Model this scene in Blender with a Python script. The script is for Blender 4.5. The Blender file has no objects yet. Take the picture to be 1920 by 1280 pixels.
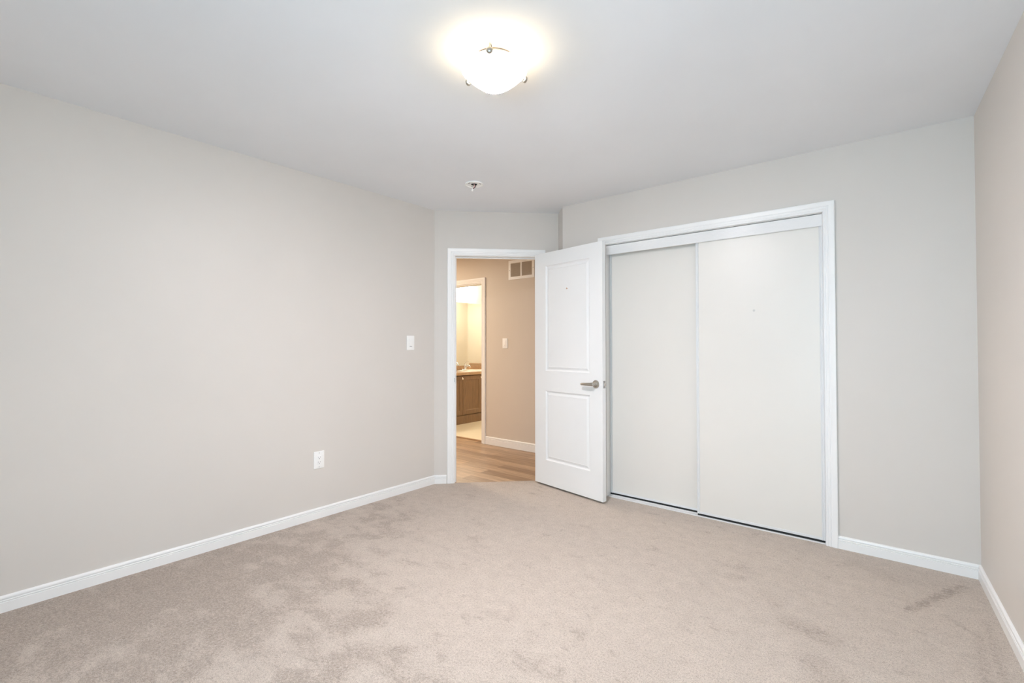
import bpy, bmesh, math, random
from mathutils import Matrix, Vector

C = bpy.context.scene.collection
S = bpy.context.scene
R = math.radians
random.seed(4)

# ------------------------------------------------------------------ camera
XL, YC, H = -3.205, 3.477, 2.44          # left wall, closet wall, ceiling
f_px, yaw, pit, rol, CAM_H, cy = 885.32, R(39.179), R(0.914), R(-0.052), 1.22, 634.84
cam_d = bpy.data.cameras.new('camera')
cam = bpy.data.objects.new('camera', cam_d)
C.objects.link(cam)
fw = Vector((-math.sin(yaw) * math.cos(pit), math.cos(yaw) * math.cos(pit), math.sin(pit)))
rt = Vector((math.cos(yaw), math.sin(yaw), 0))
up = rt.cross(fw)
r2 = rt * math.cos(rol) + up * math.sin(rol)
u2 = -rt * math.sin(rol) + up * math.cos(rol)
cm = Matrix((r2, u2, -fw)).transposed().to_4x4()
cm.translation = (0, 0, CAM_H)
cam.matrix_world = cm
cam_d.sensor_width = 36
cam_d.lens = f_px / 1920 * 36
cam_d.shift_y = (cy - 640) / 1920
cam_d.clip_start = 0.02
S.camera = cam

# ------------------------------------------------------------------ light and exposure
EXPO = 0.10
WORLD = 0.3
DAY_COL = (0.475, 0.78, 1.0)
DAY = 52.0            # daylight through the window behind the camera
LAMP_COL = (1.0, 0.935, 0.96)
LAMP_GLASS = 1500.0    # hottest spot of the glowing bowl of the ceiling light
LAMP_RIM = 8.0
LAMP_IN = 2.6         # inner face of the frosted bowl
LAMP_BULB = 0.46       # bulbs inside it
HALL = 37.5
VANITY = 28.0
BATH = 20.0

vs = S.view_settings
S.display_settings.display_device = 'sRGB'
vs.view_transform = 'Standard'
vs.look = 'None'
vs.gamma = 1
vs.use_curve_mapping = False
vs.exposure = EXPO
S.cycles.diffuse_bounces = 8
S.cycles.max_bounces = 12
S.cycles.use_denoising = True
S.cycles.sample_clamp_indirect = 0

w = bpy.data.worlds.new('world')
S.world = w
w.use_nodes = True
w.node_tree.nodes['Background'].inputs[0].default_value = (0.80, 0.90, 1.0, 1)
w.node_tree.nodes['Background'].inputs[1].default_value = WORLD


def area(name, loc, rot, sx, sy, power, col, shape='RECTANGLE'):
    d = bpy.data.lights.new(name, 'AREA')
    d.shape = shape
    d.size = sx
    d.size_y = sy
    d.energy = power
    d.color = col
    o = bpy.data.objects.new(name, d)
    o.location = loc
    o.rotation_euler = rot
    C.objects.link(o)
    return o


YF = -1.0                                # wall behind the camera
WX0, WX1, WZ0, WZ1 = -0.65, 0.38, 0.60, 2.15   # its window
area('window_daylight', ((WX0 + WX1) / 2, YF - 0.14, (WZ0 + WZ1) / 2), (R(90), 0, 0), WX1 - WX0, WZ1 - WZ0, DAY, DAY_COL)
area('hall_ceiling_lamp', (-5.0, 3.30, 2.40), (0, 0, 0), 0.30, 0.30, HALL, (1.0, 0.85, 0.67), 'DISK')

area('bathroom_fill_light', (-4.40, 6.9, 2.40), (0, 0, 0), 0.35, 0.35, BATH, (1.0, 0.90, 0.72), 'DISK')  # added unseen fill, brightens the bathroom walls reflected in the mirror


# ------------------------------------------------------------------ materials
def lin(c):
    return tuple(((v / 255) / 12.92 if v / 255 <= 0.04045 else ((v / 255 + 0.055) / 1.055) ** 2.4) for v in c) + (1,)


class NT:
    def __init__(s, name):
        s.m = bpy.data.materials.new(name)
        s.m.use_nodes = True
        s.t = s.m.node_tree
        s.b = s.t.nodes['Principled BSDF']

    def n(s, kind, **kw):
        o = s.t.nodes.new(kind)
        for k, v in kw.items():
            setattr(o, k, v)
        return o

    def l(s, a, b):
        s.t.links.new(a, b)

    def math(s, op, a, b=None, clamp=False):
        o = s.n('ShaderNodeMath', operation=op, use_clamp=clamp)
        for i, v in enumerate((a, b)):
            if v is None:
                continue
            if isinstance(v, (int, float)):
                o.inputs[i].default_value = v
            else:
                s.l(v, o.inputs[i])
        return o.outputs[0]

    def coord(s, scale=(1, 1, 1), rot=(0, 0, 0)):
        tc = s.n('ShaderNodeTexCoord')
        mp = s.n('ShaderNodeMapping')
        mp.inputs['Scale'].default_value = scale
        mp.inputs['Rotation'].default_value = rot
        s.l(tc.outputs['Object'], mp.inputs[0])
        return mp.outputs[0]

    def noise(s, vec, scale, detail=2.0, rough=0.5, dist=0.0):
        o = s.n('ShaderNodeTexNoise')
        o.inputs['Scale'].default_value = scale
        o.inputs['Detail'].default_value = detail
        o.inputs['Roughness'].default_value = rough
        o.inputs['Distortion'].default_value = dist
        s.l(vec, o.inputs['Vector'])
        return o.outputs['Fac']

    def ramp(s, fac, stops):
        o = s.n('ShaderNodeValToRGB')
        e = o.color_ramp.elements
        while len(e) < len(stops):
            e.new(0.5)
        for q, (p, c) in zip(e, stops):
            q.position = p
            q.color = c if len(c) == 4 else tuple(c) + (1,)
        s.l(fac, o.inputs[0])
        return o.outputs[0]

    def rng(s, v, a, b, c, d, smooth=False):
        o = s.n('ShaderNodeMapRange')
        if smooth:
            o.interpolation_type = 'SMOOTHSTEP'
        s.l(v, o.inputs[0])
        for i, x in enumerate((a, b, c, d)):
            o.inputs[i + 1].default_value = x
        return o.outputs[0]

    def mix(s, fac, a, b, mode='MIX'):
        o = s.n('ShaderNodeMix', data_type='RGBA', blend_type=mode)
        if isinstance(fac, (int, float)):
            o.inputs[0].default_value = fac
        else:
            s.l(fac, o.inputs[0])
        for i, v in ((6, a), (7, b)):
            if isinstance(v, tuple):
                o.inputs[i].default_value = v
            else:
                s.l(v, o.inputs[i])
        return o.outputs[2]

    def bump(s, h, strength, dist):
        o = s.n('ShaderNodeBump')
        o.inputs['Strength'].default_value = strength
        o.inputs['Distance'].default_value = dist
        s.l(h, o.inputs['Height'])
        s.l(o.outputs[0], s.b.inputs['Normal'])


def paint(name, col, rough=0.5, scale=180, bump=0.08, dist=0.0006, spec=0.5, tone=0.02):
    t = NT(name)
    v = t.coord()
    nz = t.noise(v, 1.3, 3)
    c = lin(col)
    lo = tuple(x * (1 - tone) for x in c[:3]) + (1,)
    hi = tuple(min(1, x * (1 + tone)) for x in c[:3]) + (1,)
    t.l(t.ramp(nz, [(0.3, lo), (0.7, hi)]), t.b.inputs['Base Color'])
    t.b.inputs['Roughness'].default_value = rough
    t.b.inputs['Specular IOR Level'].default_value = spec
    if bump:
        t.bump(t.noise(v, scale, 3), bump, dist)
    return t.m


def metal(name, col, rough, brushed=0.0):
    t = NT(name)
    t.b.inputs['Base Color'].default_value = lin(col)
    t.b.inputs['Metallic'].default_value = 1
    t.b.inputs['Roughness'].default_value = rough
    v = t.coord((40, 40, 900))
    t.l(t.rng(t.noise(v, 6, 2), 0, 1, max(0.02, rough - 0.06), rough + 0.06 + brushed), t.b.inputs['Roughness'])
    return t.m


def glow(name, col, strength, base=(250, 248, 240)):
    t = NT(name)
    t.b.inputs['Base Color'].default_value = lin(base)
    t.b.inputs['Roughness'].default_value = 0.35
    t.b.inputs['Emission Color'].default_value = col
    t.b.inputs['Emission Strength'].default_value = strength
    return t.m


M_WALL = paint('greige wall paint', (216, 210, 203), 0.48, 210, 0.10, spec=0.3)
M_HALL = paint('hall wall paint', (214, 203, 190), 0.5, 210, 0.10, spec=0.3)
M_BATH = paint('bathroom wall paint', (228, 221, 208), 0.5, 210, 0.08, spec=0.3)
M_CEIL = paint('flat ceiling paint', (235, 237, 240), 0.9, 160, 0.12, 0.0008, spec=0.2)
M_TRIM = paint('semi gloss white trim', (241, 240, 238), 0.32, 90, 0.05)
M_DOOR = paint('satin white door', (237, 237, 236), 0.38, 240, 0.06)
M_SLIDE = paint('warm white slab', (229, 225, 218), 0.36, 300, 0.03)
M_SLIDEF = paint('white metal stile', (228, 228, 227), 0.30, 60, 0.0)
M_FASC = paint('white ribbed fascia', (238, 237, 236), 0.16, 60, 0.0)
M_PLATE = paint('white plastic plate', (246, 245, 242), 0.3, 60, 0.0)
M_SLOT = paint('grey plastic slot', (150, 150, 150), 0.5, 60, 0.0)
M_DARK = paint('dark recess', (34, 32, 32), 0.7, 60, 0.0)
M_RED = paint('pink wire insulation', (226, 178, 176), 0.4, 60, 0.0)
M_BLACKW = paint('black wire insulation', (28, 24, 24), 0.4, 60, 0.0)
M_NICKEL = metal('satin nickel', (184, 178, 168), 0.30)
M_DNICKEL = metal('dark satin nickel', (128, 116, 108), 0.35)
M_STEEL = metal('brushed steel plate', (170, 168, 166), 0.35)
M_CHROME = metal('chrome', (235, 232, 228), 0.06)
M_MIRROR = metal('mirror silver', (240, 240, 238), 0.01)
M_SPOT = paint('brown peel mark', (196, 148, 112), 0.7, 60, 0.0)
M_FAINT = paint('grey scuff mark', (206, 204, 198), 0.6, 60, 0.0)
M_GLASS = glow('glowing frosted bowl', (1.0, 0.93, 0.82, 1), LAMP_RIM)
M_GLASSHOT = glow('frosted bowl close below the bulbs', LAMP_COL + (1,), LAMP_GLASS)
M_GLASSIN = glow('frosted glass inside', (1.0, 0.84, 0.62, 1), LAMP_IN)
M_SHADE = glow('glowing vanity shade', (1.0, 0.97, 0.86, 1), VANITY)
M_PORC = paint('white porcelain', (246, 240, 226), 0.15, 60, 0.0)
M_TILE = paint('cream bathroom tile', (238, 226, 200), 0.35, 60, 0.03)
M_LOUV = paint('grille louvre', (196, 184, 168), 0.5, 60, 0.0)


def seg_mask(t, P, a, b, r0, r1):
    """1 on the segment a-b, fading to 0 between r0 and r1 away from it"""
    a, b = Vector((a[0], a[1], 0)), Vector((b[0], b[1], 0))
    d = b - a
    sub = t.n('ShaderNodeVectorMath', operation='SUBTRACT')
    t.l(P, sub.inputs[0])
    sub.inputs[1].default_value = a
    dot = t.n('ShaderNodeVectorMath', operation='DOT_PRODUCT')
    t.l(sub.outputs[0], dot.inputs[0])
    dot.inputs[1].default_value = d / max(1e-9, d.dot(d))
    k = t.math('MULTIPLY', dot.outputs['Value'], 1.0, clamp=True)
    sc = t.n('ShaderNodeVectorMath', operation='SCALE')
    sc.inputs[0].default_value = d
    t.l(k, sc.inputs['Scale'])
    s2 = t.n('ShaderNodeVectorMath', operation='SUBTRACT')
    t.l(sub.outputs[0], s2.inputs[0])
    t.l(sc.outputs[0], s2.inputs[1])
    ln = t.n('ShaderNodeVectorMath', operation='LENGTH')
    t.l(s2.outputs[0], ln.inputs[0])
    return t.rng(ln.outputs['Value'], r0, r1, 1, 0, True)


def carpet_mat():
    t = NT('beige cut pile carpet')
    v = t.coord()
    # warp the marks so that their edges are ragged like brushed pile
    wv = t.n('ShaderNodeTexNoise')
    wv.inputs['Scale'].default_value = 55
    wv.inputs['Detail'].default_value = 3
    t.l(v, wv.inputs['Vector'])
    w1 = t.n('ShaderNodeVectorMath', operation='SUBTRACT')
    t.l(wv.outputs['Color'], w1.inputs[0])
    w1.inputs[1].default_value = (0.5, 0.5, 0.5)
    w2 = t.n('ShaderNodeVectorMath', operation='MULTIPLY')
    t.l(w1.outputs[0], w2.inputs[0])
    w2.inputs[1].default_value = (0.085, 0.085, 0)
    w3 = t.n('ShaderNodeVectorMath', operation='ADD')
    t.l(v, w3.inputs[0])
    t.l(w2.outputs[0], w3.inputs[1])
    P = w3.outputs[0]
    fibre = t.noise(v, 330, 3, 0.7)
    tuft = t.noise(v, 105, 3, 0.65)
    mid = t.noise(v, 17, 4, 0.62)
    big = t.noise(t.coord((1.5, 1.0, 1), (0, 0, R(35))), 1.9, 3, 0.55, 0.4)
    blot = t.noise(t.coord((1, 1.6, 1), (0, 0, R(-20))), 5.2, 5, 0.66, 0.3)
    col = t.ramp(fibre, [(0.24, lin((142, 129, 117))), (0.5, lin((200, 186, 173))), (0.76, lin((236, 226, 215)))])
    tf = t.ramp(tuft, [(0.30, (0.72, 0.71, 0.70, 1)), (0.52, (1, 1, 1, 1)), (0.75, (1.06, 1.06, 1.06, 1))])
    col = t.mix(0.9, col, tf, 'MULTIPLY')
    # brushed patches: stronger along the left wall and in the open middle
    sx = t.n('ShaderNodeSeparateXYZ')
    t.l(v, sx.inputs[0])
    left = t.math('MULTIPLY', t.rng(sx.outputs[0], -1.5, -2.8, 0.0, 0.30, True), t.rng(sx.outputs[1], 2.9, 1.9, 0.0, 1.0, True))
    m = t.math('ADD', t.math('MULTIPLY', blot, 0.62), t.math('MULTIPLY', big, 0.38))
    near = t.rng(sx.outputs[1], 2.0, 0.9, 0.0, 0.34, True)
    m = t.math('ADD', m, t.math('MULTIPLY', t.math('ADD', left, near), 0.32))
    patch = t.rng(m, 0.50, 0.70, 0, 0.55, True)
    marks = None
    for a, b, r0, r1, k in [((0.03, 2.87), (0.245, 3.31), 0.006, 0.045, 0.95),
                            ((0.255, 2.80), (0.235, 2.42), 0.004, 0.034, 0.7),
                            ((0.295, 2.95), (0.29, 2.48), 0.003, 0.028, 0.7),
                            ((0.16, 2.90), (0.23, 2.82), 0.003, 0.03, 0.7),
                            ((-0.37, 2.41), (-0.23, 2.37), 0.02, 0.11, 0.8),
                            ((-0.25, 2.16), (-0.20, 2.08), 0.03, 0.13, 0.7),
                            ((-0.20, 3.29), (-0.02, 3.17), 0.01, 0.07, 0.55),
                            ((-0.10, 3.27), (0.09, 3.22), 0.005, 0.05, 0.5),
                            ((-0.52, 2.62), (-0.46, 2.52), 0.01, 0.07, 0.5),
                            ((-0.9, 1.55), (-0.75, 1.75), 0.03, 0.22, 0.35),
                            ((-2.3, 1.0), (-1.95, 1.3), 0.03, 0.20, 0.40),
                            ((-1.75, 2.2), (-1.6, 2.35), 0.02, 0.14, 0.35)]:
        q = t.math('MULTIPLY', seg_mask(t, P, a, b, r0, r1), k)
        marks = q if marks is None else t.math('MAXIMUM', marks, q)
    marks = t.math('MULTIPLY', marks, t.rng(mid, 0.32, 0.60, 0.30, 1.05))
    smudge = t.rng(t.noise(t.coord((1, 1.35, 1), (0, 0, R(28))), 8.5, 4, 0.6, 0.5), 0.57, 0.70, 0.0, 0.62, True)
    dk = t.math('MAXIMUM', t.math('MULTIPLY', patch, 1.35), t.math('MAXIMUM', marks, smudge))
    grit = t.noise(v, 85, 5, 0.78, 0.4)
    sp = t.math('ADD', t.math('MULTIPLY', dk, 0.30), t.math('MULTIPLY', grit, 0.70))
    dk = t.math('ADD', t.math('MULTIPLY', t.rng(sp, 0.44, 0.68, 0.0, 0.80, True), 1.0), t.math('MULTIPLY', dk, 0.26), True)
    col = t.mix(dk, col, t.mix(1.0, col, (0.66, 0.635, 0.62, 1), 'MULTIPLY'))
    fleck = t.noise(v, 150, 3, 0.6)
    col = t.mix(t.rng(fleck, 0.60, 0.72, 0.0, 0.5, True), col, t.mix(1.0, col, (0.66, 0.63, 0.60, 1), 'MULTIPLY'))
    mt = t.ramp(mid, [(0.35, (0.93, 0.925, 0.92, 1)), (0.65, (1.03, 1.03, 1.03, 1))])
    col = t.mix(1.0, col, mt, 'MULTIPLY')
    t.l(col, t.b.inputs['Base Color'])
    t.b.inputs['Roughness'].default_value = 0.95
    t.b.inputs['Specular IOR Level'].default_value = 0.1
    t.b.inputs['Sheen Weight'].default_value = 0.15
    t.b.inputs['Sheen Roughness'].default_value = 0.5
    h = t.math('ADD', t.math('MULTIPLY', fibre, 0.5), tuft)
    t.bump(h, 0.75, 0.006)
    return t.m


def wood_floor_mat():
    t = NT('oak plank flooring')
    v = t.coord((1, 1, 1), (0, 0, 0))
    br = t.n('ShaderNodeTexBrick')
    br.offset = 0.37
    br.inputs['Scale'].default_value = 1
    br.inputs['Brick Width'].default_value = 1.05
    br.inputs['Row Height'].default_value = 0.125
    br.inputs['Mortar Size'].default_value = 0.0012
    br.inputs['Mortar Smooth'].default_value = 0.3
    br.inputs['Bias'].default_value = 0.0
    br.inputs['Color1'].default_value = lin((200, 172, 142))
    br.inputs['Color2'].default_value = lin((152, 124, 98))
    br.inputs['Mortar'].default_value = lin((110, 88, 68))
    t.l(v, br.inputs['Vector'])
    g = t.noise(t.coord((1.3, 30, 1)), 3.0, 6, 0.7, 0.9)
    gr = t.ramp(g, [(0.30, (0.56, 0.50, 0.44, 1)), (0.50, (0.95, 0.93, 0.90, 1)), (0.72, (1.22, 1.22, 1.18, 1))])
    col = t.mix(0.85, br.outputs['Color'], gr, 'MULTIPLY')
    lg = t.ramp(t.noise(t.coord((0.7, 7, 1)), 2.2, 4, 0.6, 0.8), [(0.34, (0.80, 0.77, 0.74, 1)), (0.66, (1.12, 1.12, 1.12, 1))])
    col = t.mix(1.0, col, lg, 'MULTIPLY')
    t.l(col, t.b.inputs['Base Color'])
    t.b.inputs['Roughness'].default_value = 0.34
    t.bump(g, 0.08, 0.001)
    return t.m


def cabinet_wood():
    t = NT('brown stained maple')
    g = t.noise(t.coord((9, 9, 0.9)), 5, 5, 0.6, 0.8)
    t.l(t.ramp(g, [(0.25, lin((116, 90, 66))), (0.55, lin((134, 105, 78))), (0.8, lin((148, 118, 90)))]), t.b.inputs['Base Color'])
    t.b.inputs['Roughness'].default_value = 0.36
    return t.m


def laminate():
    t = NT('tan speckled laminate')
    v = t.coord()
    a = t.noise(v, 42, 5, 0.7)
    t.l(t.ramp(a, [(0.3, lin((166, 134, 102))), (0.5, lin((184, 150, 116))), (0.75, lin((200, 168, 134)))]), t.b.inputs['Base Color'])
    t.b.inputs['Roughness'].default_value = 0.3
    return t.m


M_CARPET = carpet_mat()
M_WOODF = wood_floor_mat()
M_CAB = cabinet_wood()
M_LAM = laminate()


# ------------------------------------------------------------------ mesh helpers
def frame(origin, sdir, tdir):
    """local (s along, t out of the wall, z up) -> world"""
    s, t = Vector(sdir).normalized(), Vector(tdir).normalized()
    m = Matrix(((s.x, t.x, 0, origin[0]), (s.y, t.y, 0, origin[1]), (s.z, t.z, 1, origin[2] if len(origin) > 2 else 0), (0, 0, 0, 1)))
    return m


I4 = Matrix.Identity(4)


def bx(bm, lo, hi, M=I4, bev=0.0, seg=2):
    vs_ = [bm.verts.new(M @ Vector((x, y, z))) for x in (lo[0], hi[0]) for y in (lo[1], hi[1]) for z in (lo[2], hi[2])]
    fs = [(0, 1, 3, 2), (4, 6, 7, 5), (0, 4, 5, 1), (2, 3, 7, 6), (0, 2, 6, 4), (1, 5, 7, 3)]
    faces = [bm.faces.new([vs_[i] for i in q]) for q in fs]
    if bev:
        es = list({e for f in faces for e in f.edges})
        bmesh.ops.bevel(bm, geom=es, offset=bev, segments=seg, affect='EDGES', profile=0.5)


def prism(bm, poly, z0, z1):
    a = [bm.verts.new((x, y, z0)) for x, y in poly]
    b = [bm.verts.new((x, y, z1)) for x, y in poly]
    n = len(poly)
    bm.faces.new(a[::-1])
    bm.faces.new(b)
    for i in range(n):
        bm.faces.new((a[i], a[(i + 1) % n], b[(i + 1) % n], b[i]))


def sweep(bm, rings, closed_ring=True, caps=True):
    """rings: list of lists of points, joined in order"""
    V = [[bm.verts.new(p) for p in r] for r in rings]
    n = len(V[0])
    for a, b in zip(V, V[1:]):
        for i in range(n if closed_ring else n - 1):
            j = (i + 1) % n
            bm.faces.new((a[i], a[j], b[j], b[i]))
    if caps and closed_ring:
        bm.faces.new(V[0][::-1])
        bm.faces.new(V[-1])
    return V


def lathe(bm, prof, n=32, M=I4, sx=1.0, sy=1.0):
    """profile [(r, z)], spun about z"""
    V = []
    for r, z in prof:
        if r < 1e-6:
            V.append([bm.verts.new(M @ Vector((0, 0, z)))])
        else:
            V.append([bm.verts.new(M @ Vector((r * sx * math.cos(2 * math.pi * i / n), r * sy * math.sin(2 * math.pi * i / n), z))) for i in range(n)])
    for a, b in zip(V, V[1:]):
        if len(a) == 1 and len(b) == 1:
            continue
        for i in range(n):
            j = (i + 1) % n
            if len(a) == 1:
                bm.faces.new((a[0], b[i], b[j]))
            elif len(b) == 1:
                bm.faces.new((a[i], a[j], b[0]))
            else:
                bm.faces.new((a[i], a[j], b[j], b[i]))


def tube(bm, pts, rad, n=12, flat=1.0):
    pts = [Vector(p) for p in pts]
    rr = rad if isinstance(rad, (list, tuple)) else [rad] * len(pts)
    rings = []
    up0 = Vector((0, 0, 1))
    prev = None
    for i, p in enumerate(pts):
        d = (pts[min(i + 1, len(pts) - 1)] - pts[max(i - 1, 0)]).normalized()
        a = prev if prev is not None else (up0 if abs(d.z) < 0.9 else Vector((1, 0, 0)))
        b = d.cross(a).normalized()
        a = b.cross(d).normalized()
        prev = a
        rings.append([p + a * (rr[i] * flat * math.cos(2 * math.pi * k / n)) + b * (rr[i] * math.sin(2 * math.pi * k / n)) for k in range(n)])
    sweep(bm, rings)


def BM():
    return bmesh.new()


def obj(name, bm, mat, parent=None, smooth=None):
    bmesh.ops.recalc_face_normals(bm, faces=bm.faces)
    me = bpy.data.meshes.new(name)
    off = parent_loc(parent)
    if off.length > 0:
        bmesh.ops.translate(bm, verts=bm.verts, vec=-off)
    bm.to_mesh(me)
    bm.free()
    me.materials.append(mat)
    if smooth is not None:
        for p in me.polygons:
            p.use_smooth = True
        try:
            me.set_sharp_from_angle(angle=R(smooth))
        except Exception:
            pass
    o = bpy.data.objects.new(name, me)
    C.objects.link(o)
    if parent is not None:
        o.parent = parent
    return o


def parent_loc(p):
    v = Vector((0, 0, 0))
    while p is not None:
        v = v + p.location
        p = p.parent
    return v


def tag(o, label, cat, group=None, kind=None):
    o['label'] = label
    o['category'] = cat
    if group:
        o['group'] = group
    if kind:
        o['kind'] = kind
    return o


def thing(name, loc, label, cat, group=None, kind=None):
    o = bpy.data.objects.new(name, None)
    o.empty_display_size = 0.05
    o.location = loc
    C.objects.link(o)
    return tag(o, label, cat, group, kind)


def struct(name, bm, mat, label, cat, smooth=None):
    return tag(obj(name, bm, mat, None, smooth), label, cat, kind='structure')


# ------------------------------------------------------------------ plan of the room
YL = 2.833                                   # end of the left wall
PL = Vector((XL, YL, 0))                     # corner left wall / diagonal wall
PR = Vector((-2.406, 3.630, 0))              # corner diagonal wall / return
PE = Vector((-2.259, YC, 0))                 # return / closet wall edge
XR = 0.330                                   # right corner x at closet wall
RS = -0.0430                                 # right wall drift per metre in y
def xr(y): return XR + RS * (y - YC)
TH = 0.12
FD = frame((PL.x, PL.y), (PR - PL), (1, -1, 0))     # diagonal wall: s from left corner
FDs = (PR - PL).normalized()
FDn = Vector((FDs.y, -FDs.x, 0))
FD = frame((PL.x, PL.y), FDs, FDn)
FB = frame((0, YC), (1, 0, 0), (0, -1, 0))          # closet wall
FL = frame((XL, 0), (0, 1, 0), (1, 0, 0))           # left wall
RD = Vector((RS, 1, 0)).normalized()
RN = Vector((-RD.y, RD.x, 0))
FR = frame((xr(0), 0), RD, RN)                      # right wall
YH = 4.412
FH = frame((0, YH), (1, 0, 0), (0, -1, 0))          # hall wall
DL = (PR - PL).length

# walls -----------------------------------------------------------
bm = BM()
bx(bm, (YF - TH, -TH, -0.06), (YL, 0, H + 0.02), FL)
struct('wall_left', bm, M_WALL, 'long greige painted wall with the outlet and the dimmer switch', 'wall')

S0, S1, DH = 0.176, 0.945, 2.042                    # doorway in the diagonal wall
bm = BM()
bx(bm, (-0.05, -TH, -0.06), (S0, 0, H + 0.02), FD)
bx(bm, (S1, -TH, -0.06), (DL + 0.03, 0, H + 0.02), FD)
bx(bm, (S0, -TH, DH), (S1, 0, H + 0.02), FD)
struct('wall_diagonal', bm, M_WALL, 'short slanted greige wall around the open bedroom doorway', 'wall')

bm = BM()
nv = Vector((1, 1, 0)).normalized()
q = [PE, PR, PR + nv * 0.10, Vector((PE.x + 0.10, YC + TH, 0)), Vector((PE.x + 0.02, YC + 0.005, 0))]
prism(bm, [(p.x, p.y) for p in q], -0.06, H + 0.02)
struct('wall_return', bm, M_WALL, 'narrow shaded strip of greige wall between doorway wall and closet wall', 'wall')

OL, OR, OH = -1.8435, -0.350, 2.047                 # closet opening
bm = BM()
bx(bm, (PE.x, -TH, -0.06), (OL, 0, H + 0.02), FB)
bx(bm, (OR, -TH, -0.06), (XR + 0.1, 0, H + 0.02), FB)
bx(bm, (OL, -TH, OH), (OR, 0, H + 0.02), FB)
struct('wall_back', bm, M_WALL, 'greige wall holding the wide white closet opening', 'wall')

bm = BM()
bx(bm, (YF - TH - 0.05, -TH, -0.06), (4.3, 0, H + 0.02), FR)
struct('wall_right', bm, M_WALL, 'greige wall along the right edge, meeting the closet wall', 'wall')

bm = BM()                                           # wall behind the camera with its window
bx(bm, (XL - TH, YF - TH, -0.06), (WX0, YF, H + 0.02))
bx(bm, (WX1, YF - TH, -0.06), (xr(YF) + 0.2, YF, H + 0.02))
bx(bm, (WX0, YF - TH, -0.06), (WX1, YF, WZ0))
bx(bm, (WX0, YF - TH, WZ1), (WX1, YF, H + 0.02))
struct('wall_front', bm, M_WALL, 'greige wall with the window, opposite the closet', 'wall')

# closet interior
bm = BM()
bx(bm, (-2.02, 4.18, -0.06), (XR + 0.1, 4.26, H + 0.02))
bx(bm, (-2.02, YC + TH - 0.005, -0.06), (-1.94, 4.2, H + 0.02))
struct('wall_closet', bm, M_WALL, 'closet interior walls behind the sliding doors', 'wall')

# hall and bathroom
BX0, BX1 = -4.085, -4.885                           # bathroom doorway in the hall wall (right, left)
bm = BM()
bx(bm, (BX0, -TH, -0.06), (-2.10, 0, H + 0.02), FH)
bx(bm, (-5.97, -TH, -0.06), (BX1, 0, H + 0.02), FH)
bx(bm, (BX1, -TH, 2.03), (BX0, 0, H + 0.02), FH)
struct('wall_hall', bm, M_HALL, 'tan lit hallway wall with the vent grille and a switch', 'wall')
bm = BM()
bx(bm, (-2.18, 3.74, -0.06), (-2.10, 4.42, H + 0.02))
bx(bm, (-5.97, 2.2, -0.06), (-5.85, 4.42, H + 0.02))
bx(bm, (-5.97, 2.08, -0.06), (XL - TH + 0.005, 2.2, H + 0.02))
struct('wall_hall_end', bm, M_HALL, 'end walls of the hallway beyond the doorway', 'wall')
bm = BM()
bx(bm, (-5.97, YH + TH - 0.005, -0.06), (-5.85, 7.87, H + 0.02))
bx(bm, (-4.05, YH + TH - 0.005, -0.06), (-3.93, 7.87, H + 0.02))
bx(bm, (-5.97, 7.75, -0.06), (-3.93, 7.87, H + 0.02))
struct('wall_bathroom', bm, M_BATH, 'pale yellow lit bathroom walls behind the vanity', 'wall')

# ceiling
bm = BM()
bx(bm, (-6.0, YF - 0.2, H), (xr(YF) + 0.3, 7.9, H + 0.08))
struct('ceiling', bm, M_CEIL, 'smooth white bedroom ceiling', 'ceiling')

# floors
bm = BM()
e = FDn * 0.0
poly = [(XL, YF), (xr(YF), YF), (XR, YC), (OR, YC), (OR, YC + 0.12), (OL, YC + 0.12), (OL, YC), (PE.x, PE.y), (PR.x, PR.y), (PL.x, PL.y)]
prism(bm, poly, -0.05, 0.0)
floor = struct('floor', bm, M_CARPET, 'beige cut pile carpet with brushed marks covering the bedroom', 'carpet')
bm = BM()
bx(bm, (-5.9, 2.15, -0.06), (-2.12, YH + 0.085, -0.006))
struct('floor_hall', bm, M_WOODF, 'wood plank floor in the hallway past the doorway', 'floor')
bm = BM()
bx(bm, (-5.9, YH + 0.085, -0.06), (-4.0, 7.8, 0.002))
struct('floor_bathroom', bm, M_TILE, 'cream tiled bathroom floor in front of the vanity', 'floor')

# baseboards ------------------------------------------------------
def base_profile(h):
    k = h / 0.0746
    return [(0.0, -0.01), (0.0135, -0.01), (0.0135, 0.0445 * k), (0.0095, 0.0462 * k), (0.0095, 0.0480 * k), (0.0130, 0.0498 * k), (0.0130, 0.0532 * k),
            (0.0080, 0.0550 * k), (0.0080, 0.0582 * k), (0.0118, 0.0602 * k), (0.0122, 0.0640 * k), (0.0108, 0.0690 * k), (0.0075, 0.0728 * k), (0.003, 0.0746 * k), (0.0, 0.0746 * k)]


def board(name, M, s0, s1, label, m0=0.0, m1=0.0, h=0.0746, mat=None):
    """m0, m1: how far each end grows per unit of thickness (mitres)"""
    b = BM()
    pr = base_profile(h)
    sweep(b, [[M @ Vector((s0 + m0 * t, t, z)) for t, z in pr], [M @ Vector((s1 + m1 * t, t, z)) for t, z in pr]])
    return struct(name, b, mat or M_TRIM, label, 'baseboard', 14)


board('baseboard_left', FL, YF, YL, 'ribbed white baseboard along the long left wall', m1=-0.414)
board('baseboard_diagonal', FD, 0, S0 - 0.0655, 'short piece of white baseboard left of the open doorway', m0=0.414)
board('baseboard_back', FB, OR + 0.061 + 0.0005, XR, 'white baseboard between closet casing and right corner', m1=-1)
board('baseboard_right', FR, YF, YC / RD.y, 'white baseboard along the right wall', m1=-1)
board('baseboard_return', FB, PE.x, OL - 0.068, 'white baseboard behind the open door', m0=0)
board('baseboard_hall', FH, BX0 + 0.064, -2.2, 'white baseboard on the tan hallway wall', h=0.092)

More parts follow.
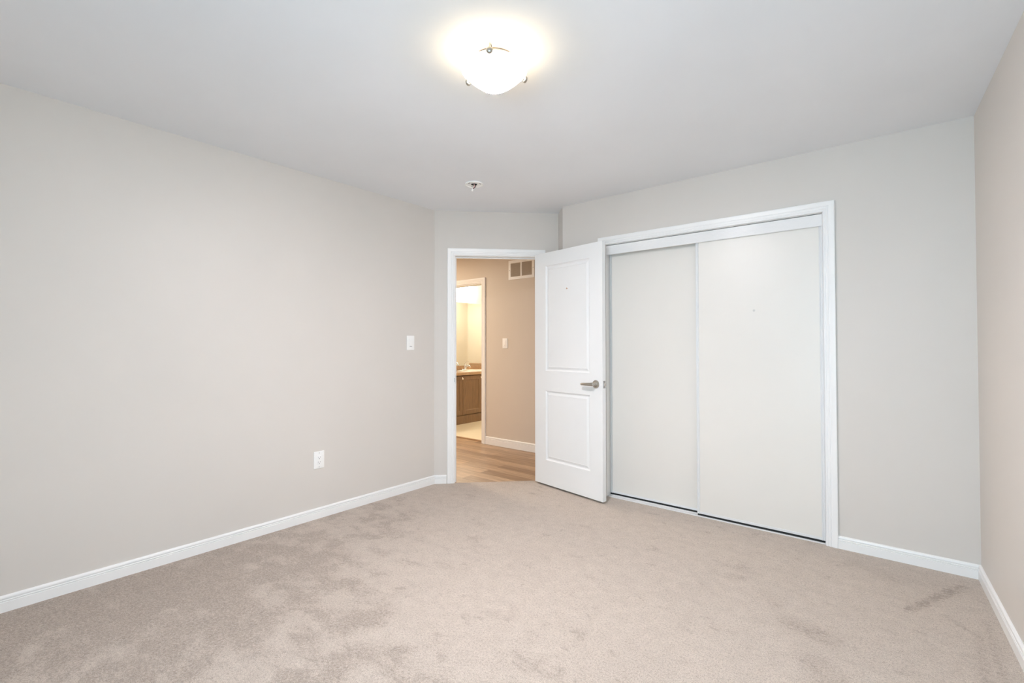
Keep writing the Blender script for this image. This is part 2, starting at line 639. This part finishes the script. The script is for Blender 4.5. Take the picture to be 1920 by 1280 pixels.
# casings ---------------------------------------------------------
CAS = [(0.0, 0.0), (0.0, 0.010), (0.004, 0.0125), (0.010, 0.0125), (0.0125, 0.0105), (0.016, 0.0105), (0.0185, 0.0130), (0.026, 0.0140), (0.0285, 0.0120),
       (0.032, 0.0120), (0.0345, 0.0145), (0.046, 0.0160), (0.052, 0.0170), (0.060, 0.0170), (0.063, 0.0150), (0.063, 0.0)]


def casing(name, M, s0, s1, h, label, gap=0.005, z0=-0.008, mat=None, w=1.0):
    b = BM()
    rings = []
    for k in range(4):
        ring = []
        for u, t in CAS:
            u = u * w + gap
            ring.append(M @ Vector([(s0 - u, t, z0), (s0 - u, t, h + u), (s1 + u, t, h + u), (s1 + u, t, z0)][k]))
        rings.append(ring)
    sweep(b, rings)
    return struct(name, b, mat or M_TRIM, label, 'door trim', 25)


casing('trim_1', FD, S0 + 0.006, S1 - 0.006, DH - 0.007, 'white moulded casing around the open bedroom doorway', 0.003)
casing('trim_2', FB, OL, OR, OH, 'white moulded casing framing the closet sliding doors', 0.002, w=0.98)
casing('trim_3', FH, BX1, BX0, 2.03, 'white casing around the bathroom doorway seen down the hall', -0.002)

# bedroom door frame: jambs, head, stops and the strike plate
b = BM()
jt = 0.008
bx(b, (S0, -TH - 0.004, -0.008), (S0 + jt, 0.0, DH - jt), FD)
bx(b, (S1 - jt, -TH - 0.004, -0.008), (S1, 0.0, DH - jt), FD)
bx(b, (S0, -TH - 0.004, DH - jt), (S1, 0.0, DH), FD)
bx(b, (S0 + jt, -0.078, -0.006), (S0 + jt + 0.011, -0.042, DH - jt), FD, 0.002)
bx(b, (S1 - jt - 0.011, -0.078, -0.006), (S1 - jt, -0.042, DH - jt), FD, 0.002)
bx(b, (S0 + jt + 0.011, -0.078, DH - jt - 0.011), (S1 - jt - 0.011, -0.042, DH - jt), FD, 0.002)
jamb = struct('trim_4', b, M_TRIM, 'white jamb and stop lining the open bedroom doorway', 'door frame')
b = BM()
bx(b, (S0 + jt, -0.038, 0.885), (S0 + jt + 0.0015, -0.003, 0.953), FD)
bx(b, (S0 + jt - 0.006, -0.004, 0.900), (S0 + jt + 0.0015, 0.0055, 0.938), FD, 0.001)
o = obj('strike_plate', b, M_STEEL, jamb)
o['label'] = 'steel strike plate'

# closet jamb lining
b = BM()
bx(b, (OL - 0.001, -TH, -0.008), (OL + 0.002, 0.0, OH), FB)
bx(b, (OR - 0.002, -TH, -0.008), (OR + 0.001, 0.0, OH), FB)
bx(b, (OL, -TH, OH - 0.002), (OR, 0.0, OH + 0.001), FB)
struct('trim_5', b, M_TRIM, 'white lining inside the closet opening', 'door frame')

# closet top fascia (ribbed) and bottom track
b = BM()
prof = [(-0.008, 1.968), (-0.006, 1.966), (-0.0035, 1.970)]
z = 1.972
while z < 2.034:
    prof += [(-0.0035, z), (-0.0028, z + 0.003), (-0.0035, z + 0.006)]
    z += 0.0095
prof += [(-0.0035, 2.0395), (-0.006, 2.041), (-0.008, 2.041)]
sweep(b, [[FB @ Vector((OL + 0.003, t, zz)) for t, zz in prof], [FB @ Vector((OR - 0.003, t, zz)) for t, zz in prof]])
b2 = b
bx(b2, (OL + 0.003, -0.105, 2.030), (OR - 0.003, -0.0075, 2.041), FB)
struct('trim_6', b2, M_FASC, 'ribbed white track cover across the top of the closet doors', 'closet track', 20)
b = BM()
bx(b, (OL + 0.003, -0.110, 0.0), (OR - 0.003, -0.004, 0.0045), FB)
for t0 in (-0.004, -0.050):
    bx(b, (OL + 0.003, t0 - 0.003, 0.004), (OR - 0.003, t0, 0.0075), FB)
for sx_ in (-1.55, -1.27, -0.95, -0.6):
    lathe(b, [(0.0, 0.0055), (0.004, 0.0052), (0.004, 0.004)], 10, FB @ Matrix.Translation((sx_, -0.030, 0)))
struct('trim_7', b, M_FASC, 'white metal floor track under the closet doors', 'closet track')

# threshold at the bathroom
b = BM()
bx(b, (BX1, -0.088, -0.004), (BX0, -0.060, 0.009), FH, 0.003)
struct('trim_8', b, M_LAM, 'thin tan threshold strip at the bathroom doorway', 'threshold')
b = BM()
bx(b, (-4.9, 7.70, 0.800), (-4.15, 7.75, 0.842), I4, 0.006)
struct('trim_9', b, M_LAM, 'tan ledge seen in the bathroom mirror', 'ledge')

# bathroom door jamb
b = BM()
bx(b, (BX0 - 0.010, -TH - 0.004, -0.006), (BX0, 0.002, 2.03), FH)
bx(b, (BX1, -TH - 0.004, -0.006), (BX1 + 0.010, 0.002, 2.03), FH)
bx(b, (BX1, -TH - 0.004, 2.018), (BX0, 0.002, 2.03), FH)
struct('trim_10', b, M_TRIM, 'white jamb lining the bathroom doorway', 'door frame')


# ------------------------------------------------------------------ closet sliding doors
def sliding(name, s0, s1, t1, label, mark=None, lit_left=True):
    th = 0.030
    root = thing(name, FB @ Vector(((s0 + s1) / 2, t1 - th / 2, 0.012)), label, 'closet door', kind='structure')
    z0, z1 = 0.019, 1.998
    sw, rw = 0.019, 0.016
    b = BM()
    bx(b, (s0 + 0.006, t1 - 0.016, z0 + 0.006), (s1 - 0.006, t1 - 0.006, z1 - 0.006), FB)
    obj('door_panel', b, M_SLIDE, root)
    for a, c in ((s0, s0 + sw), (s1 - sw, s1)):
        b = BM()
        pr = [(a, t1 - 0.024), (a, t1 - 0.002), (a + 0.003, t1), (a + 0.006, t1 - 0.001), (a + 0.008, t1 - 0.004), (c - 0.008, t1 - 0.004), (c - 0.006, t1 - 0.001),
              (c - 0.003, t1), (c, t1 - 0.002), (c, t1 - 0.024)]
        sweep(b, [[FB @ Vector((x, t, z0)) for x, t in pr], [FB @ Vector((x, t, z1)) for x, t in pr]])
        obj('stile', b, M_SLIDEF, root)['label'] = 'thin white metal edge stile'
    for a, c in ((z0, z0 + rw), (z1 - rw, z1)):
        b = BM()
        bx(b, (s0 + sw - 0.001, t1 - 0.022, a), (s1 - sw + 0.001, t1 - 0.003, c), FB, 0.002)
        obj('rail', b, M_SLIDEF, root)
    b = BM()  # dark box that paints the shade in the gap below the door
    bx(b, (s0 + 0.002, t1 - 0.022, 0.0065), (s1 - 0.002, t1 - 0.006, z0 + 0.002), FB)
    obj('gap_shade', b, M_DARK, root)['label'] = 'dark strip painted as the shaded gap under the door'
    if mark:
        b = BM()
        lathe(b, [(0.0, 0.0006), (0.006, 0.0005), (0.008, 0)], 16, FB @ Matrix.Translation((mark[0], t1 - 0.006, mark[1])) @ Matrix.Rotation(R(-90), 4, 'X'))
        obj('scuff_mark', b, M_FAINT, root)
    return root


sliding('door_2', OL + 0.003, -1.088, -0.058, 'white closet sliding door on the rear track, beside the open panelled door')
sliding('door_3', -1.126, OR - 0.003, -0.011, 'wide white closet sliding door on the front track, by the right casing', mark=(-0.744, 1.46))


# ------------------------------------------------------------------ the open bedroom door
HP = Vector((-2.521, 3.420, 0))
DD = Vector((0.753, -0.141, 0)).normalized()
DN = Vector((DD.y, -DD.x, 0))                        # the visible (hall) face
FDoor = frame((HP.x, HP.y), DD, DN)
LW, LT, LZ0, LZ1 = 0.765, 0.041, 0.016, 2.041
root = thing('door_1', (HP.x, HP.y, 0), 'open white two-panel bedroom door with a satin nickel lever, standing ajar over the carpet', 'door', kind='structure')

PAN = [(0.137, 0.637, 0.229, 0.831), (0.137, 0.637, 1.006, 1.925)]
MOLD = [(0.0, 0.0), (0.0035, -0.0055), (0.009, -0.0095), (0.015, -0.0110), (0.019, -0.0100), (0.036, -0.0028), (0.0385, -0.0042)]


def panel_face(b, t_face, sgn):
    ss = [0, 0.137, 0.637, LW]
    zs = [LZ0, 0.229, 0.831, 1.006, 1.925, LZ1]
    V = {(i, j): b.verts.new(FDoor @ Vector((ss[i], t_face, zs[j]))) for i in range(4) for j in range(6)}
    for i in range(3):
        for j in range(5):
            if i == 1 and j in (1, 3):
                continue
            b.faces.new((V[i, j], V[i + 1, j], V[i + 1, j + 1], V[i, j + 1]))
    for j in (1, 3):
        ring = [V[1, j], V[2, j], V[2, j + 1], V[1, j + 1]]
        s0, s1, z0, z1 = ss[1], ss[2], zs[j], zs[j + 1]
        for u, t in MOLD[1:]:
            nr = [b.verts.new(FDoor @ Vector((x, t_face + sgn * t, zz))) for x, zz in ((s0 + u, z0 + u), (s1 - u, z0 + u), (s1 - u, z1 - u), (s0 + u, z1 - u))]
            for k in range(4):
                b.faces.new((ring[k], ring[(k + 1) % 4], nr[(k + 1) % 4], nr[k]))
            ring = nr
        b.faces.new(ring)
    return V


b = BM()
A = panel_face(b, 0.0, 1)
Bk = panel_face(b, -LT, -1)
for i in range(3):
    for j in (0, 5):
        b.faces.new((A[i, j], A[i + 1, j], Bk[i + 1, j], Bk[i, j]))
for j in range(5):
    for i in (0, 3):
        b.faces.new((A[i, j], A[i, j + 1], Bk[i, j + 1], Bk[i, j]))
leaf = obj('door_leaf', b, M_DOOR, root)
bv = leaf.modifiers.new('soft edges', 'BEVEL')
bv.width = 0.0015
bv.segments = 2
bv.limit_method = 'ANGLE'
bv.angle_limit = R(60)

KS, KZ = 0.700, 0.922
for sgn in (1, -1):
    t0 = 0.0 if sgn > 0 else -LT
    Mr = FDoor @ Matrix.Translation((KS, t0, KZ)) @ Matrix.Rotation(R(-90 * sgn), 4, 'X')
    b = BM()
    lathe(b, [(0, 0), (0.0325, 0), (0.0325, 0.004), (0.030, 0.0075), (0.018, 0.009), (0.014, 0.012), (0.0115, 0.020), (0.0115, 0.044), (0, 0.044)], 40, Mr)
    lev = obj('lever_handle', b, M_NICKEL, root, 40)
    lev['label'] = 'satin nickel lever handle'
    b = BM()
    tt = t0 + sgn * 0.046
    pts, rad = [], []
    for k in range(15):
        u = k / 14
        pts.append(FDoor @ Vector((KS + 0.012 - 0.130 * u, tt + sgn * (0.004 * math.sin(u * math.pi)), KZ + 0.001 - 0.004 * u)))
        rad.append((0.0142 - 0.0046 * u) * (0.62 if k in (0, 14) else 1.0))
    tube(b, pts, rad, 16, 1.0)
    obj('lever', b, M_NICKEL, lev, 50)

b = BM()
bx(b, (LW, -LT / 2 - 0.0125, KZ - 0.029), (LW + 0.0012, -LT / 2 + 0.0125, KZ + 0.029), FDoor)
lp = obj('latch_plate', b, M_STEEL, root)
lp['label'] = 'steel latch plate'
b = BM()
poly = [(LW, -LT / 2 + 0.007), (LW + 0.004, -LT / 2 + 0.007), (LW + 0.011, -LT / 2 - 0.004), (LW + 0.011, -LT / 2 - 0.007), (LW, -LT / 2 - 0.007)]
sweep(b, [[FDoor @ Vector((x, t, KZ - 0.010)) for x, t in poly], [FDoor @ Vector((x, t, KZ + 0.010)) for x, t in poly]])
obj('latch_bolt', b, M_CHROME, lp)
for hz in (0.25, 1.02, 1.80):
    b = BM()
    lathe(b, [(0, 0), (0.006, 0), (0.006, 0.089), (0, 0.089)], 14, FDoor @ Matrix.Translation((-0.004, -LT - 0.005, hz)))
    bx(b, (-0.0015, -LT - 0.003, hz), (0.0, -0.006, hz + 0.089), FDoor)
    obj('hinge', b, M_NICKEL, root, 40)
b = BM()
pk = [(-0.008, -0.004), (-0.002, 0.0075), (0.003, 0.003), (0.009, -0.002), (0.006, -0.006), (-0.003, -0.007)]
v_ = [b.verts.new(FDoor @ Vector((0.387 + x, -0.0042 + 0.0006, 1.706 + zz))) for x, zz in pk]
w_ = [b.verts.new(FDoor @ Vector((0.387 + x * 1.05, -0.0042 - 0.0004, 1.706 + zz * 1.05))) for x, zz in pk]
b.faces.new(v_)
for k in range(6):
    b.faces.new((v_[k], v_[(k + 1) % 6], w_[(k + 1) % 6], w_[k]))
obj('peel_mark', b, M_SPOT, root)['label'] = 'small brown peel mark'


# ------------------------------------------------------------------ ceiling light
LC = Vector((-1.285, 1.462, H))
root = thing('ceiling_light', LC, 'glowing frosted glass bowl light with nickel clips on the bedroom ceiling', 'ceiling light')
b = BM()
lathe(b, [(0, 0), (0.078, 0), (0.0795, -0.004), (0.0815, -0.032), (0.0835, -0.034), (0.0835, -0.037), (0.080, -0.0375), (0, -0.036)], 56, Matrix.Translation(LC))
pan = obj('base_plate', b, M_PLATE, root, 40)
for zz in (-0.0315, -0.0380):
    b = BM()
    rings = []
    for k in range(57):
        a = 2 * math.pi * k / 56
        rings.append([LC + Vector(((0.0845 + 0.0026 * math.cos(q)) * math.cos(a), (0.0845 + 0.0026 * math.cos(q)) * math.sin(a), zz + 0.0017 * math.sin(q))) for q in (0, 1.05, 2.1, 3.14, 4.19, 5.24)])
    sweep(b, rings, caps=False)
    obj('rim_ring', b, M_DNICKEL, pan, 60)['label'] = 'thin nickel ring on the pan'
ZR, ZB, RR = 2.362, 2.281, 0.132
b = BM()
prof = []
for k in range(21):
    u = k / 20
    prof.append((RR * u, ZB + (ZR - ZB) * u ** 1.8))
prof += [(RR + 0.004, ZR + 0.0025), (RR + 0.003, ZR + 0.006), (RR - 0.003, ZR + 0.005)]
prof += [((RR - 0.005) * k / 16, ZB + 0.006 + (ZR - ZB) * (k / 16) ** 1.8) for k in range(16, -1, -1)]
lathe(b, prof, 64, Matrix.Translation((LC.x, LC.y, 0)))
bowl = obj('glass_bowl', b, M_GLASS, root, 60)
bowl.data.materials.append(M_GLASSIN)
bowl.data.materials.append(M_GLASSHOT)
for p in bowl.data.polygons:                     # inner face of the frosted shell, lit by the bulbs only
    if p.normal.z > 0.02:
        p.material_index = 1
    elif math.hypot(p.center.x, p.center.y) < RR * 0.38:     # hottest where the bulbs sit close behind the glass
        p.material_index = 2
for deg in (-56.2, 63.8, 183.8):
    a = R(deg)
    d = Vector((math.cos(a), math.sin(a), 0))
    n_ = Vector((-d.y, d.x, 0))
    P = Vector((LC.x, LC.y, 0))
    b = BM()
    tube(b, [P + d * 0.078 + Vector((0, 0, H - 0.026)), P + d * 0.110 + Vector((0, 0, H - 0.030)), P + d * 0.136 + Vector((0, 0, H - 0.046)), P + d * 0.139 + Vector((0, 0, ZR + 0.008)),
             P + d * 0.136 + Vector((0, 0, ZR - 0.003))], [0.0028] * 5, 10)
    clip = obj('clip', b, M_NICKEL, root, 50)
    clip['label'] = 'nickel clip holding the bowl'
    b = BM()
    K = Matrix.Translation(P + d * 0.1300 + Vector((0, 0, ZR + 0.000))) @ d.to_track_quat('Z', 'Y').to_matrix().to_4x4()
    lathe(b, [(0, 0), (0.006, 0), (0.0065, 0.004), (0.0120, 0.007), (0.0142, 0.012), (0.0125, 0.017), (0.006, 0.0205), (0, 0.021)], 24, K)
    obj('knob', b, M_NICKEL, clip, 50)
for k in (-1, 1):
    pl = bpy.data.lights.new('ceiling_light_bulb', 'POINT')
    pl.energy = LAMP_BULB
    pl.color = (1.0, 0.77, 0.48)
    pl.shadow_soft_size = 0.018
    po = bpy.data.objects.new('ceiling_light_bulb', pl)
    po.location = (LC.x + 0.035 * k, LC.y + 0.012 * k, H - 0.064)
    C.objects.link(po)


# ------------------------------------------------------------------ smoke detector mounting plate with loose wires
DC = Vector((-2.449, 2.556, H))
root = thing('detector_mount', DC, 'round white detector mounting plate with loose wires on the ceiling near the doorway', 'detector mount')
Md = Matrix.Translation(DC)
b = BM()
lathe(b, [(0.016, 0), (0.066, 0), (0.068, -0.004), (0.067, -0.009), (0.062, -0.010), (0.059, -0.006), (0.040, -0.0055), (0.024, -0.0055), (0.021, -0.004), (0.018, -0.001), (0.016, 0)], 48, Md)
pl_ = obj('mounting_plate', b, M_PLATE, root, 40)
b = BM()
lathe(b, [(0.0, -0.0015), (0.0225, -0.0058), (0.0225, -0.001), (0, -0.0008)], 24, Md)
obj('wire_hole', b, M_DARK, root)
for a in (20, 150, 265):
    b = BM()
    q = DC + Vector((0.048 * math.cos(R(a)), 0.048 * math.sin(R(a)), -0.0062))
    bx(b, (-0.009, -0.003, -0.001), (0.009, 0.003, 0.0008), Matrix.Translation(q) @ Matrix.Rotation(R(a + 90), 4, 'Z'))
    obj('slot', b, M_SLOT, root)
rv = Vector((rt.x, rt.y, 0))
for off, mt, nm in ((-0.006, M_RED, 'red_wire'), (0.004, M_BLACKW, 'black_wire')):
    b = BM()
    pts = []
    for k in range(9):
        u = k / 8
        pts.append(DC + rv * (off * 1.0 + 0.004 + 0.010 * math.sin(u * 2.2) - 0.024 * u * u - off * 0.5 * u) + Vector((0, 0, -0.002 - 0.037 * u)))
    tube(b, pts, 0.0028, 8)
    obj('wire', b, mt, root, 60)['label'] = 'loose pink wire' if mt is M_RED else 'loose black wire'
b = BM()
q = DC + rv * -0.0140 + Vector((0, 0, -0.047))
bx(b, (-0.0055, -0.005, -0.010), (0.0055, 0.005, 0.012), Matrix.Translation(q) @ Matrix.Rotation(R(14), 4, fw), 0.0015)
obj('wire_connector', b, M_PLATE, root)['label'] = 'white plug on the wire ends'


# ------------------------------------------------------------------ switches and outlet
def dimmer(name, M, s, z, label, wid=0.080, hei=0.123, slot=True):
    P = M @ Vector((s, 0, z))
    root = thing(name, P, label, 'light switch')
    b = BM()
    bx(b, (s - wid / 2, 0.0, z - hei / 2), (s + wid / 2, 0.006, z + hei / 2), M, 0.003, 3)
    obj('wall_plate', b, M_PLATE, root, 40)
    b = BM()
    bx(b, (s - 0.0165, 0.005, z - 0.0335), (s + 0.0165, 0.0085, z + 0.0335), M, 0.0012)
    rk = obj('rocker', b, M_PLATE, root, 40)
    b = BM()
    if slot:
        bx(b, (s - 0.012, 0.0083, z - 0.031), (s + 0.012, 0.0092, z - 0.0265), M)
    else:
        bx(b, (s - 0.005, 0.0083, z - 0.026), (s + 0.005, 0.0095, z - 0.021), M)
    obj('slider', b, M_SLOT if slot else M_FAINT, rk)
    for dz in (-0.049, 0.049):
        b = BM()
        lathe(b, [(0, 0.0068), (0.0022, 0.0066), (0.003, 0.0058)], 12, M @ Matrix.Translation((s, 0, z + dz)) @ Matrix.Rotation(R(-90), 4, 'X') if False else M @ Matrix.Translation((s, 0, z + dz)) @ Matrix(((1, 0, 0, 0), (0, 0, 1, 0), (0, 1, 0, 0), (0, 0, 0, 1))))
        obj('screw', b, M_PLATE, root)
    return root


dimmer('light_switch', FL, 2.564, 1.249, 'white switch plate with grey slot on the bedroom wall left of the doorway')
dimmer('light_switch', FH, -3.702, 1.256, 'white switch on the tan hallway wall, seen through the doorway', slot=False)

OS, OZ = 1.750, 0.4125
root = thing('wall_outlet', FL @ Vector((OS, 0, OZ)), 'white double outlet low on the long bedroom wall', 'outlet')
b = BM()
bx(b, (OS - 0.039, 0, OZ - 0.061), (OS + 0.039, 0.006, OZ + 0.061), FL, 0.003, 3)
obj('wall_plate', b, M_PLATE, root, 40)
b = BM()
bx(b, (OS - 0.0165, 0.005, OZ - 0.0335), (OS + 0.0165, 0.0078, OZ + 0.0335), FL, 0.0012)
rc = obj('receptacle', b, M_PLATE, root, 40)
for dz in (0.016, -0.018):
    b = BM()
    bx(b, (OS - 0.0078, 0.0074, OZ + dz - 0.001), (OS - 0.0054, 0.0080, OZ + dz + 0.008), FL)
    bx(b, (OS + 0.0054, 0.0074, OZ + dz - 0.000), (OS + 0.0078, 0.0080, OZ + dz + 0.007), FL)
    obj('slots', b, M_SLOT, rc)
    b = BM()
    lathe(b, [(0, 0.0081), (0.0026, 0.0081), (0.0026, 0.0070)], 12, FL @ Matrix.Translation((OS, 0, OZ + dz - 0.0075)) @ Matrix(((1, 0, 0, 0), (0, 0, 1, 0), (0, 1, 0, 0), (0, 0, 0, 1))))
    obj('ground_hole', b, M_DARK, rc)
for dz in (-0.049, 0.049):
    b = BM()
    lathe(b, [(0, 0.0068), (0.0022, 0.0066), (0.003, 0.0058)], 12, FL @ Matrix.Translation((OS, 0, OZ + dz)) @ Matrix(((1, 0, 0, 0), (0, 0, 1, 0), (0, 1, 0, 0), (0, 0, 0, 1))))
    obj('screw', b, M_SLOT, root)

# ------------------------------------------------------------------ return air grille in the hall
V0, V1, VZ0, VZ1 = -3.643, -3.256, 2.023, 2.253
root = thing('vent_grille', FH @ Vector(((V0 + V1) / 2, 0, (VZ0 + VZ1) / 2)), 'white framed return air grille high on the tan hallway wall', 'vent')
b = BM()
fwid = 0.033
mid_ = (V0 + V1) / 2
for lo, hi in (((V0, 0, VZ0), (V1, 0.008, VZ0 + fwid)), ((V0, 0, VZ1 - fwid), (V1, 0.008, VZ1)), ((V0, 0, VZ0 + fwid), (V0 + fwid, 0.008, VZ1 - fwid)),
               ((V1 - fwid, 0, VZ0 + fwid), (V1, 0.008, VZ1 - fwid)), ((mid_ - 0.010, 0, VZ0 + fwid), (mid_ + 0.010, 0.008, VZ1 - fwid))):
    bx(b, lo, hi, FH)
obj('grille_frame', b, M_PLATE, root)
for a, c in ((V0 + fwid, mid_ - 0.010), (mid_ + 0.010, V1 - fwid)):
    b = BM()
    z = VZ0 + fwid
    while z < VZ1 - fwid - 0.004:
        pr = [(0.0005, z + 0.008), (0.006, z), (0.007, z + 0.001), (0.0015, z + 0.009)]
        sweep(b, [[FH @ Vector((a, t, zz)) for t, zz in pr], [FH @ Vector((c, t, zz)) for t, zz in pr]])
        z += 0.009
    bx(b, (a, 0.0002, VZ0 + fwid), (c, 0.001, VZ1 - fwid), FH)
    obj('louvres', b, M_LOUV, root)
for sx in (V0 + fwid / 2, V1 - fwid / 2):
    b = BM()
    lathe(b, [(0, 0.0105), (0.003, 0.010), (0.0045, 0.008)], 12, FH @ Matrix.Translation((sx, 0, (VZ0 + VZ1) / 2)) @ Matrix(((1, 0, 0, 0), (0, 0, 1, 0), (0, 1, 0, 0), (0, 0, 0, 1))))
    obj('screw', b, M_STEEL, root)

# ------------------------------------------------------------------ bathroom vanity
VF, VB = -5.290, -5.845                               # front face x, wall x
FV = frame((VF, 0), (0, 1, 0), (1, 0, 0))             # s along y, t towards the room
VY0, VY1 = 4.84, 6.40
root = thing('vanity_cabinet', (VF, (VY0 + VY1) / 2, 0), 'brown wood vanity cabinet with panelled doors under the bathroom sink', 'cabinet')
b = BM()
bx(b, (VY0, VB - VF, 0.0), (VY1, -0.022, 0.62), FV)
bx(b, (VY0, VB - VF, 0.62), (5.45, -0.022, 0.765), FV)
bx(b, (6.03, VB - VF, 0.62), (VY1, -0.022, 0.765), FV)
bx(b, (5.45, -0.040, 0.62), (6.03, -0.022, 0.765), FV)
bx(b, (VY0, -0.03, 0.0), (VY1, -0.004, 0.130), FV)
obj('cabinet_body', b, M_CAB, root)


def cab_door(s0, s1, knob_s):
    z0, z1, fr = 0.146, 0.752, 0.062
    b = BM()
    ring0 = [(s0, z0), (s1, z0), (s1, z1), (s0, z1)]
    levels = [(0.0, -0.020), (0.0, -0.002), (0.002, 0.0), (fr, 0.0), (fr + 0.005, -0.006), (fr + 0.010, -0.008)]
    rings = []
    for u, t in levels:
        rings.append([b.verts.new(FV @ Vector((x, t, zz))) for x, zz in ((s0 + u, z0 + u), (s1 - u, z0 + u), (s1 - u, z1 - u), (s0 + u, z1 - u))])
    for a, c in zip(rings, rings[1:]):
        for k in range(4):
            b.faces.new((a[k], a[(k + 1) % 4], c[(k + 1) % 4], c[k]))
    b.faces.new(rings[-1])
    b.faces.new(rings[0][::-1])
    d = obj('door', b, M_CAB, root)
    b = BM()
    lathe(b, [(0.0065, 0), (0.0055, 0.010), (0.009, 0.016), (0.0145, 0.020), (0.015, 0.025), (0.011, 0.029), (0, 0.030)], 20,
          FV @ Matrix.Translation((knob_s, 0, 0.713)) @ Matrix(((1, 0, 0, 0), (0, 0, 1, 0), (0, 1, 0, 0), (0, 0, 0, 1))))
    obj('knob', b, M_CHROME, d, 50)['label'] = 'shiny chrome knob'


cab_door(4.845, 5.268, 5.245)
cab_door(5.272, 5.698, 5.668)
cab_door(5.702, 6.126, 5.732)
b = BM()
bx(b, (6.13, -0.02, 0.146), (6.395, 0.0, 0.752), FV, 0.002)
obj('filler_panel', b, M_CAB, root)

# countertop with an oval cut for the sink, and its backsplash
SC = Vector((-5.555, 5.740, 0))
CX0, CX1, CY0, CY1, CZ0, CZ1 = VB, VF + 0.022, VY0 - 0.01, VY1 + 0.01, 0.767, 0.806
b = BM()
N = 64
angs = sorted(set([2 * math.pi * k / N for k in range(N)] + [math.atan2(y - SC.y, x - SC.x) % (2 * math.pi) for x in (CX0, CX1) for y in (CY0, CY1)]))


def rect_hit(a):
    dx, dy = math.cos(a), math.sin(a)
    ks = []
    if dx > 1e-9: ks.append((CX1 - SC.x) / dx)
    if dx < -1e-9: ks.append((CX0 - SC.x) / dx)
    if dy > 1e-9: ks.append((CY1 - SC.y) / dy)
    if dy < -1e-9: ks.append((CY0 - SC.y) / dy)
    k = min(ks)
    return SC.x + dx * k, SC.y + dy * k


EA, EB = 0.190, 0.235
loops = []
for z, kind in ((CZ0, 'e'), (CZ0, 'r'), (CZ1, 'r'), (CZ1, 'e')):
    loops.append([b.verts.new((*(rect_hit(a) if kind == 'r' else (SC.x + EA * math.cos(a), SC.y + EB * math.sin(a))), z)) for a in angs])
loops.append(loops[0])
for a, c in zip(loops, loops[1:]):
    for k in range(len(angs)):
        j = (k + 1) % len(angs)
        b.faces.new((a[k], a[j], c[j], c[k]))
ct = tag(obj('countertop', b, M_LAM), 'tan laminate vanity countertop with backsplash holding the white sink', 'countertop')
b = BM()
bx(b, (VB, CY0, CZ1), (VB + 0.018, CY1, CZ1 + 0.078), I4, 0.003)
obj('backsplash', b, M_LAM, ct)

# sink
b = BM()
lathe(b, [(0.80, -0.006), (0.80, -0.03), (0.62, -0.110), (0.30, -0.145), (0.10, -0.150), (0.0, -0.150), (0.0, -0.140), (0.10, -0.140), (0.30, -0.134), (0.60, -0.100),
          (0.78, -0.020), (0.82, 0.004), (0.86, 0.010), (0.95, 0.013), (1.02, 0.010), (1.05, 0.004), (1.05, 0.0005), (0.80, 0.0005)], 64,
      Matrix.Translation((SC.x, SC.y, CZ1)), 0.220, 0.262)
sk = tag(obj('sink', b, M_PORC, None, 50), 'white oval drop-in sink set in the bathroom countertop', 'sink')
b = BM()
lathe(b, [(0, -0.138), (0.02, -0.1385), (0.023, -0.1415)], 20, Matrix.Translation((SC.x, SC.y, CZ1)))
obj('drain', b, M_CHROME, sk, 40)

# faucet on the back of the sink
FC = Vector((-5.755, 5.785, CZ1 + 0.0125))
root = thing('faucet', FC, 'chrome single-lever faucet behind the bathroom sink', 'faucet')
b = BM()
lathe(b, [(0, 0), (0.045, 0), (0.045, 0.006), (0.040, 0.012), (0, 0.014)], 32, Matrix.Translation(FC), 0.62, 1.55)
obj('base_plate', b, M_CHROME, root, 40)
b = BM()
lathe(b, [(0.026, 0.010), (0.024, 0.030), (0.022, 0.070), (0.020, 0.085), (0.012, 0.092), (0, 0.093)], 28, Matrix.Translation(FC))
obj('body', b, M_CHROME, root, 50)
b = BM()
tube(b, [FC + Vector((0.010, 0, 0.045)), FC + Vector((0.045, 0, 0.066)), FC + Vector((0.085, 0, 0.070)), FC + Vector((0.115, 0, 0.060)), FC + Vector((0.125, 0, 0.046))],
     [0.016, 0.015, 0.0135, 0.012, 0.011], 16)
obj('spout', b, M_CHROME, root, 60)
b = BM()
tube(b, [FC + Vector((0.0, 0, 0.090)), FC + Vector((0.012, 0, 0.108)), FC + Vector((0.040, 0, 0.126)), FC + Vector((0.085, 0, 0.140))], [0.017, 0.014, 0.010, 0.008], 16, 0.8)
obj('handle', b, M_CHROME, root, 60)

# mirror
b = BM()
bx(b, (VB - 0.003, 4.86, CZ1 + 0.084), (VB + 0.003, 6.38, 1.980), I4)
tag(obj('mirror', b, M_MIRROR), 'frameless wall mirror above the bathroom vanity', 'mirror')

# vanity light bar
root = thing('vanity_light', (VB + 0.02, 5.75, 2.22), 'glowing wall light above the bathroom mirror', 'wall light')
b = BM()
bx(b, (VB - 0.003, 5.46, 2.20), (VB + 0.022, 6.04, 2.30), I4, 0.004)
obj('back_plate', b, M_CHROME, root)
for yy in (5.56, 5.75, 5.94):
    b = BM()
    bx(b, (VB + 0.05, yy - 0.055, 2.13), (VB + 0.145, yy + 0.055, 2.26), I4, 0.012, 3)
    bx(b, (VB + 0.02, yy - 0.015, 2.235), (VB + 0.06, yy + 0.015, 2.262), I4)
    obj('glass_shade', b, M_SHADE, root, 40)
